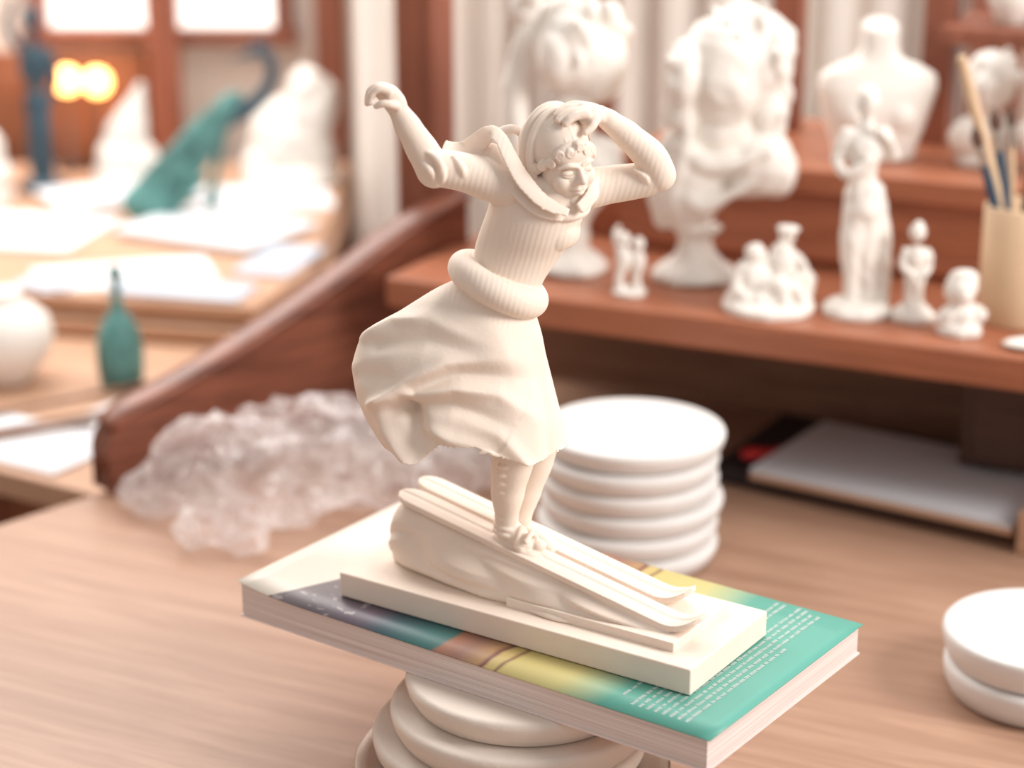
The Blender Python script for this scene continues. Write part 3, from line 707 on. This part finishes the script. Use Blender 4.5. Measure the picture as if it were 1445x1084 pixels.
# items on the desk at right
mb=MB(); rbox(mb,(28.6,144.4),11.2,7.4,0,1.2,math.radians(-30)); finish(mb,'black_folder',M_black,smooth=False,bevel=.15)
mb=MB(); ell(mb,(18.9,144.9,1.7),(1.2,.8,.5)); tube(mb,[(18.9,144.9,1.7),(22,146,1.6)],.35,seg=10); finish(mb,'red_pen',M_redc)
mb=MB(); rbox(mb,(30.2,140.6),10.3,6.7,1.2,1.65,sang); finish(mb,'wooden_drawing_board',M_pine,smooth=False,bevel=.08)
mb=MB()
for i in range(4): rbox(mb,(30.2+random.uniform(-.1,.1),140.7+random.uniform(-.1,.1)),10.2,6.6,1.65+i*.1,1.73+i*.1,sang)
finish(mb,'white_paper_pad',M_paper,smooth=False)
mb=MB(); rbox(mb,(38.9,130.4),2.4,3.0,0,3.2,math.radians(-30)); finish(mb,'small_wooden_block',M_pine,smooth=False,bevel=.2)

# crumpled plastic bag : a thin single-skin film of flat facets and sharp creases
m=bpy.data.materials.new('thin_plastic_film'); m.use_nodes=True; nt=m.node_tree; b=nt.nodes['Principled BSDF']; out=nt.nodes['Material Output']
b.inputs['Base Color'].default_value=(.92,.88,.87,1); b.inputs['Roughness'].default_value=.14; b.inputs['Specular IOR Level'].default_value=1.0
tr=nt.nodes.new('ShaderNodeBsdfTransparent'); tl=nt.nodes.new('ShaderNodeBsdfTranslucent'); tl.inputs['Color'].default_value=(.95,.91,.90,1)
tr.inputs['Color'].default_value=(.99,.98,.98,1)
m1=nt.nodes.new('ShaderNodeMixShader'); m1.inputs[0].default_value=.35; nt.links.new(b.outputs[0],m1.inputs[1]); nt.links.new(tl.outputs[0],m1.inputs[2])
tc=nt.nodes.new('ShaderNodeTexCoord'); nz=nt.nodes.new('ShaderNodeTexNoise'); nz.inputs['Scale'].default_value=26; nz.inputs['Detail'].default_value=5; nz.inputs['Distortion'].default_value=1.5
nt.links.new(tc.outputs['Object'],nz.inputs['Vector'])
rp=nt.nodes.new('ShaderNodeMapRange'); rp.inputs[1].default_value=.35; rp.inputs[2].default_value=.65; rp.inputs[3].default_value=.55; rp.inputs[4].default_value=.88
nt.links.new(nz.outputs['Fac'],rp.inputs[0])
m2=nt.nodes.new('ShaderNodeMixShader'); nt.links.new(rp.outputs[0],m2.inputs[0]); nt.links.new(m1.outputs[0],m2.inputs[1]); nt.links.new(tr.outputs[0],m2.inputs[2]); nt.links.new(m2.outputs[0],out.inputs['Surface'])
M_film=m
mb=MB()
for c,r in (((-18.5,137.0,3.0),(6.4,5.2,4.4)),((-14.0,138.5,3.5),(6.0,4.6,4.2)),((-7.5,139.5,2.2),(7.0,4.0,2.8)),((-23.5,138.0,2.8),(3.6,2.8,3.4)),((-20.0,131.6,1.2),(3.8,4.2,1.2)),((-25.5,136.5,1.4),(2.8,2.2,1.3))):
    ell(mb,c,r,seg=40,rings=26)
bag=finish(mb,'crumpled_plastic_bag',M_film,smooth=False,remesh=.85,sm=1)
me=bag.data; N_=[v.normal.copy() for v in me.vertices]; outc=[]
for v,nv in zip(me.vertices,N_):
    p=v.co/S; k=0
    for sc,a,sd_ in ((.17,2.6,3.1),(.4,1.2,9.2)):
        w_=noise.noise_vector(p*sc*.7+Vector((sd_,0,0)))*.5
        k+=a*(.35-abs(noise.noise(p*sc+w_+Vector((sd_,sd_*2,0))))*1.6)
    w=p+nv*k+Vector((random.uniform(-.36,.36),random.uniform(-.36,.36),random.uniform(-.36,.36)))
    z=w.z-ZO
    if z<.6: z=.12+.45*math.exp((z-.6)*.8)
    outc+=[w.x*S,w.y*S,(z+ZO)*S]
me.vertices.foreach_set('co',outc); me.update()
import bmesh
bm=bmesh.new(); bm.from_mesh(me); bmesh.ops.triangulate(bm,faces=bm.faces[:]); bm.to_mesh(me); bm.free()

# ---------------------------------------------------------------- left workbench and background
tl_dir=math.radians(-31.6)
mb=MB(); prism(mb,[(-76,172.2),(-32.4,145.4),(-27,152),(-12,178),(-21,200),(-21,256),(-130,256),(-130,205)],-4.2,-2)
for x,y in ((-72,178),(-34,152),(-26,250),(-124,250)): box(mb,x-2,x+2,y-2,y+2,-75,-4.2)
finish(mb,'workbench',M_pine,smooth=False,bevel=.2)
mb=MB(); prism(mb,[(-75,196),(-24,184),(-20,200),(-20.5,255),(-125,255),(-125,206)],-2,-.2); prism(mb,[(-75,199),(-27,187),(-22,201),(-21,255),(-125,255),(-125,209)],-.2,.2); prism(mb,[(-75,197),(-25,185.5),(-21,200),(-21,255),(-125,255),(-125,208)],.2,2)
finish(mb,'wooden_board_stack',M_pine,smooth=False,bevel=.15)
mb=MB()
for i,(x,y,w,h,a,z) in enumerate(((-40,198,9,5,.3,2),(-58,217,12,8,-.2,2.05),(-33,216,9,7,-.5,2.4),(-30,234,8,7,.2,2),(-47,234,9,6,.5,2.5),(-70,205,9,6,.1,2.9))):
    rbox(mb,(x,y),w,h,z,z+.15+.2*(i%3),a)
finish(mb,'paper_sheet_pile',M_paper,smooth=False)
mb=MB()
for (x,y,w,h,a,z) in ((-33,191.5,7,3.0,-.25,2.0),(-24.5,203,3,6,-.25,2.0),(-47,193.6,3,2,-.25,2.0)):
    rbox(mb,(x,y),w,h,z,z+.4,a)
finish(mb,'grey_paper_pile',M_paper2,smooth=False)
mb=MB(); rbox(mb,(-41,157.5),7.5,4.5,-2,-1.7,tl_dir); rbox(mb,(-33,164),4,5,-2,-1.6,-.5); finish(mb,'white_cloth_sheet',M_paper,smooth=False)
mb=MB()
for a,b_ in (((-45,158,-1.3),(-31,166,-1.2)),((-46,163,-1.3),(-33,172,-1.3)),((-48,155,-1.3),(-36,161,-1.3))): tube(mb,[a,b_],[.3,.22],seg=8)
finish(mb,'modelling_tool_set',M_brown)
mb=MB(); lathe(mb,[(1.6,0),(1.9,.3),(2.1,1.5),(2.15,3.5),(1.9,5.2),(1.2,6.6),(.6,7.4),(.42,8.5),(.4,10.2),(.62,10.4),(.6,11.2),(.3,11.4)],(-35.8,173.2,-2),36); ob=finish(mb,'verdigris_bottle',M_teal)
mb=MB(); lathe(mb,[(2.2,0),(2.4,.4),(4.0,2.4),(4.6,4.4),(4.2,6),(2.6,7.4),(1.6,8),(1.9,8.6),(1.6,8.5)],(-46.8,175,-2),40); finish(mb,'white_round_vase',M_bg)
pc=MB()
tube(pc,[(-42.0,222,3.0),(-39.5,223,6.0),(-36,224,10.5),(-32.5,224,14.5),(-31,224,16)],[3.2,2.9,2.2,1.5,.9],seg=20,n=8,flat=.5,up=(0,1,0))
for i in range(30):
    a=random.uniform(-1,1); t0=random.uniform(0,.7)
    st=Vector((-31.5,222.8,15)).lerp(Vector((-41.5,221,3.5)),t0); e=st+Vector((-2.6,-.5,-3.2)); o=Vector((a*2*(.4+t0),-.6,-a*2*(.4+t0))); tube(pc,[st+o,e+o],[.35,.15],seg=6)
tube(pc,[(-33,225,13),(-34,225.5,8),(-35,226,2.2)],[.8,.5,.9],seg=10)
ob=finish(pc,'peacock_bronze_statue',M_teal,remesh=.25,sm=1)
pc2=MB()
tube(pc2,[(-33.5,224,13),(-30,224,14.6),(-27.4,224,17.4),(-27.2,224,20),(-28.6,224,21.3),(-29.6,224,20.8)],[1.2,1.0,.75,.65,.65,.5],seg=14); tube(pc2,[(-29.4,224,21),(-31.4,224,20.2)],[.3,.08],seg=8)
for q in (-.5,0,.5): tube(pc2,[(-28.3,224,21.6),(-28+q,224,22.6)],[.1,.15],seg=6)
o2=finish(pc2,'peacock_neck',M_darkst); o2.parent=ob
sculpt('dark_bronze_figure',(-57.4,238.6,2),[(0,0,21,1.1,1.1,1.4),(0,0,15,1.9,1.3,2.6),(0,0,10.5,1.7,1.3,2)],tubes=[([(-.6,0,.5),(-.8,0,5),(-.4,0,10)],[.6,.8,1.1]),([(.9,0,.5),(.8,0,5),(.4,0,10)],[.6,.8,1.1]),([(-1.5,0,17),(-3,0,20),(-2,0,23)],[.6,.5,.4]),([(1.5,0,17),(2.6,0,14),(1.5,0,11)],[.6,.5,.4]),([(0,0,17),(0,0,20.5)],[.7,.5])],base=[(3,0),(3,.8),(2.4,1.2)],vox=.22,mat_=M_darkst)
sculpt('draped_plaster_model',(-27.5,243,2),[(0,0,5,5,4,5.6),(2.5,0,9,3.2,3.5,5.5),(-3,0,3,3,3,4),(3.6,0,5,2,2.5,6)],base=[(6,0),(6,1),(5,2)],vox=.35,amp=.9,sc=.3)
sculpt('plaster_cone_model',(-47.5,242,2),[(0,0,3,4,3,3.2)],tubes=[([(-1,0,1),(0,0,6),(2,0,12)],[3.4,2.4,.7])],base=[(4,0),(4,1),(3,2)],vox=.3,amp=.4,sc=.4)
sculpt('white_plaster_relief',(-63.5,232,2),[(0,0,3,4,3,3.6),(1,0,6,2.4,2,3)],base=[(4,0),(4,1),(3,2)],vox=.3,amp=.5,sc=.4)
lm=empty('globe_lamp',None)
for i,(x,z) in enumerate(((-56.4,13.4),(-52.6,13.2))):
    mb=MB(); ell(mb,(x,251,z),1.7); finish(mb,'globe',M_lamp,lm)
    mb=MB(); lathe(mb,[(2,2),(2,2.6),(.3,3),(.3,z-1.6)],(x,251,0),20); finish(mb,'lamp_stem',M_blk,lm)
mb=MB(); box(mb,-47,-43,256.1,258.6,-75,75); finish(mb,'timber_post',M_post,smooth=False,bevel=.3)
mb=MB(); box(mb,-25.5,-21.5,256.5,260,-75,80); finish(mb,'timber_post.001',M_post,smooth=False,bevel=.3)
mb=MB(); vs=[];fs=[];nx=260;nz_=6
for i in range(nx+1):
    for j in range(nz_+1):
        x=-19+i*(125/nx); z=-74+j*(150/nz_)
        y=235+1.6*math.sin(x*.95+.6*math.sin(x*.31))+.8*math.sin(x*2.3+j*.2)
        vs.append((x,y,z))
for i in range(nx):
    for j in range(nz_): a=i*(nz_+1)+j; fs.append((a,a+nz_+1,a+nz_+2,a+1))
mb.add(vs,fs); ob=finish(mb,'cream_curtain',M_curt)
mb=MB(); box(mb,6,12,224,228,-75,75); box(mb,52,58,224,228,-75,75); finish(mb,'timber_post.002',M_post,smooth=False,bevel=.3)

# ---------------------------------------------------------------- lights
w=bpy.data.worlds.new('World'); scene.world=w; w.use_nodes=True
bg=w.node_tree.nodes['Background']; bg.inputs['Color'].default_value=(1,.97,.95,1); bg.inputs['Strength'].default_value=.57
def area(name,loc,tgt,size,power,col):
    l=bpy.data.lights.new(name,'AREA'); l.shape='RECTANGLE'; l.size=size[0]*S; l.size_y=size[1]*S; l.energy=power; l.color=col
    o=bpy.data.objects.new(name,l); scene.collection.objects.link(o)
    o.location=(loc[0]*S,loc[1]*S,(loc[2]+ZO)*S); d=Vector((tgt[0]-loc[0],tgt[1]-loc[1],tgt[2]-loc[2])); o.rotation_euler=d.to_track_quat('-Z','Y').to_euler()
area('window_light_right',(150,50,105),(5,110,10),(70,70),35,(1,.97,.935))
area('window_light_left',(-70,225,110),(-25,190,5),(90,90),24,(1,.96,.92))
area('high_area_light',(40,190,150),(10,160,15),(120,80),15,(1,.97,.94))  # large area light high behind the desk, aimed down at the shelves

# ---------------------------------------------------------------- camera
cam=bpy.data.cameras.new('cam'); co=bpy.data.objects.new('camera',cam); scene.collection.objects.link(co)
cam.sensor_width=36; cam.lens=36*2800/1445; cam.clip_start=.05; cam.clip_end=50
co.location=(0,0,(54.5+ZO)*S); co.rotation_euler=(math.radians(72),0,0)
cam.dof.use_dof=True; cam.dof.focus_distance=1.0; cam.dof.aperture_fstop=3.9
scene.camera=co
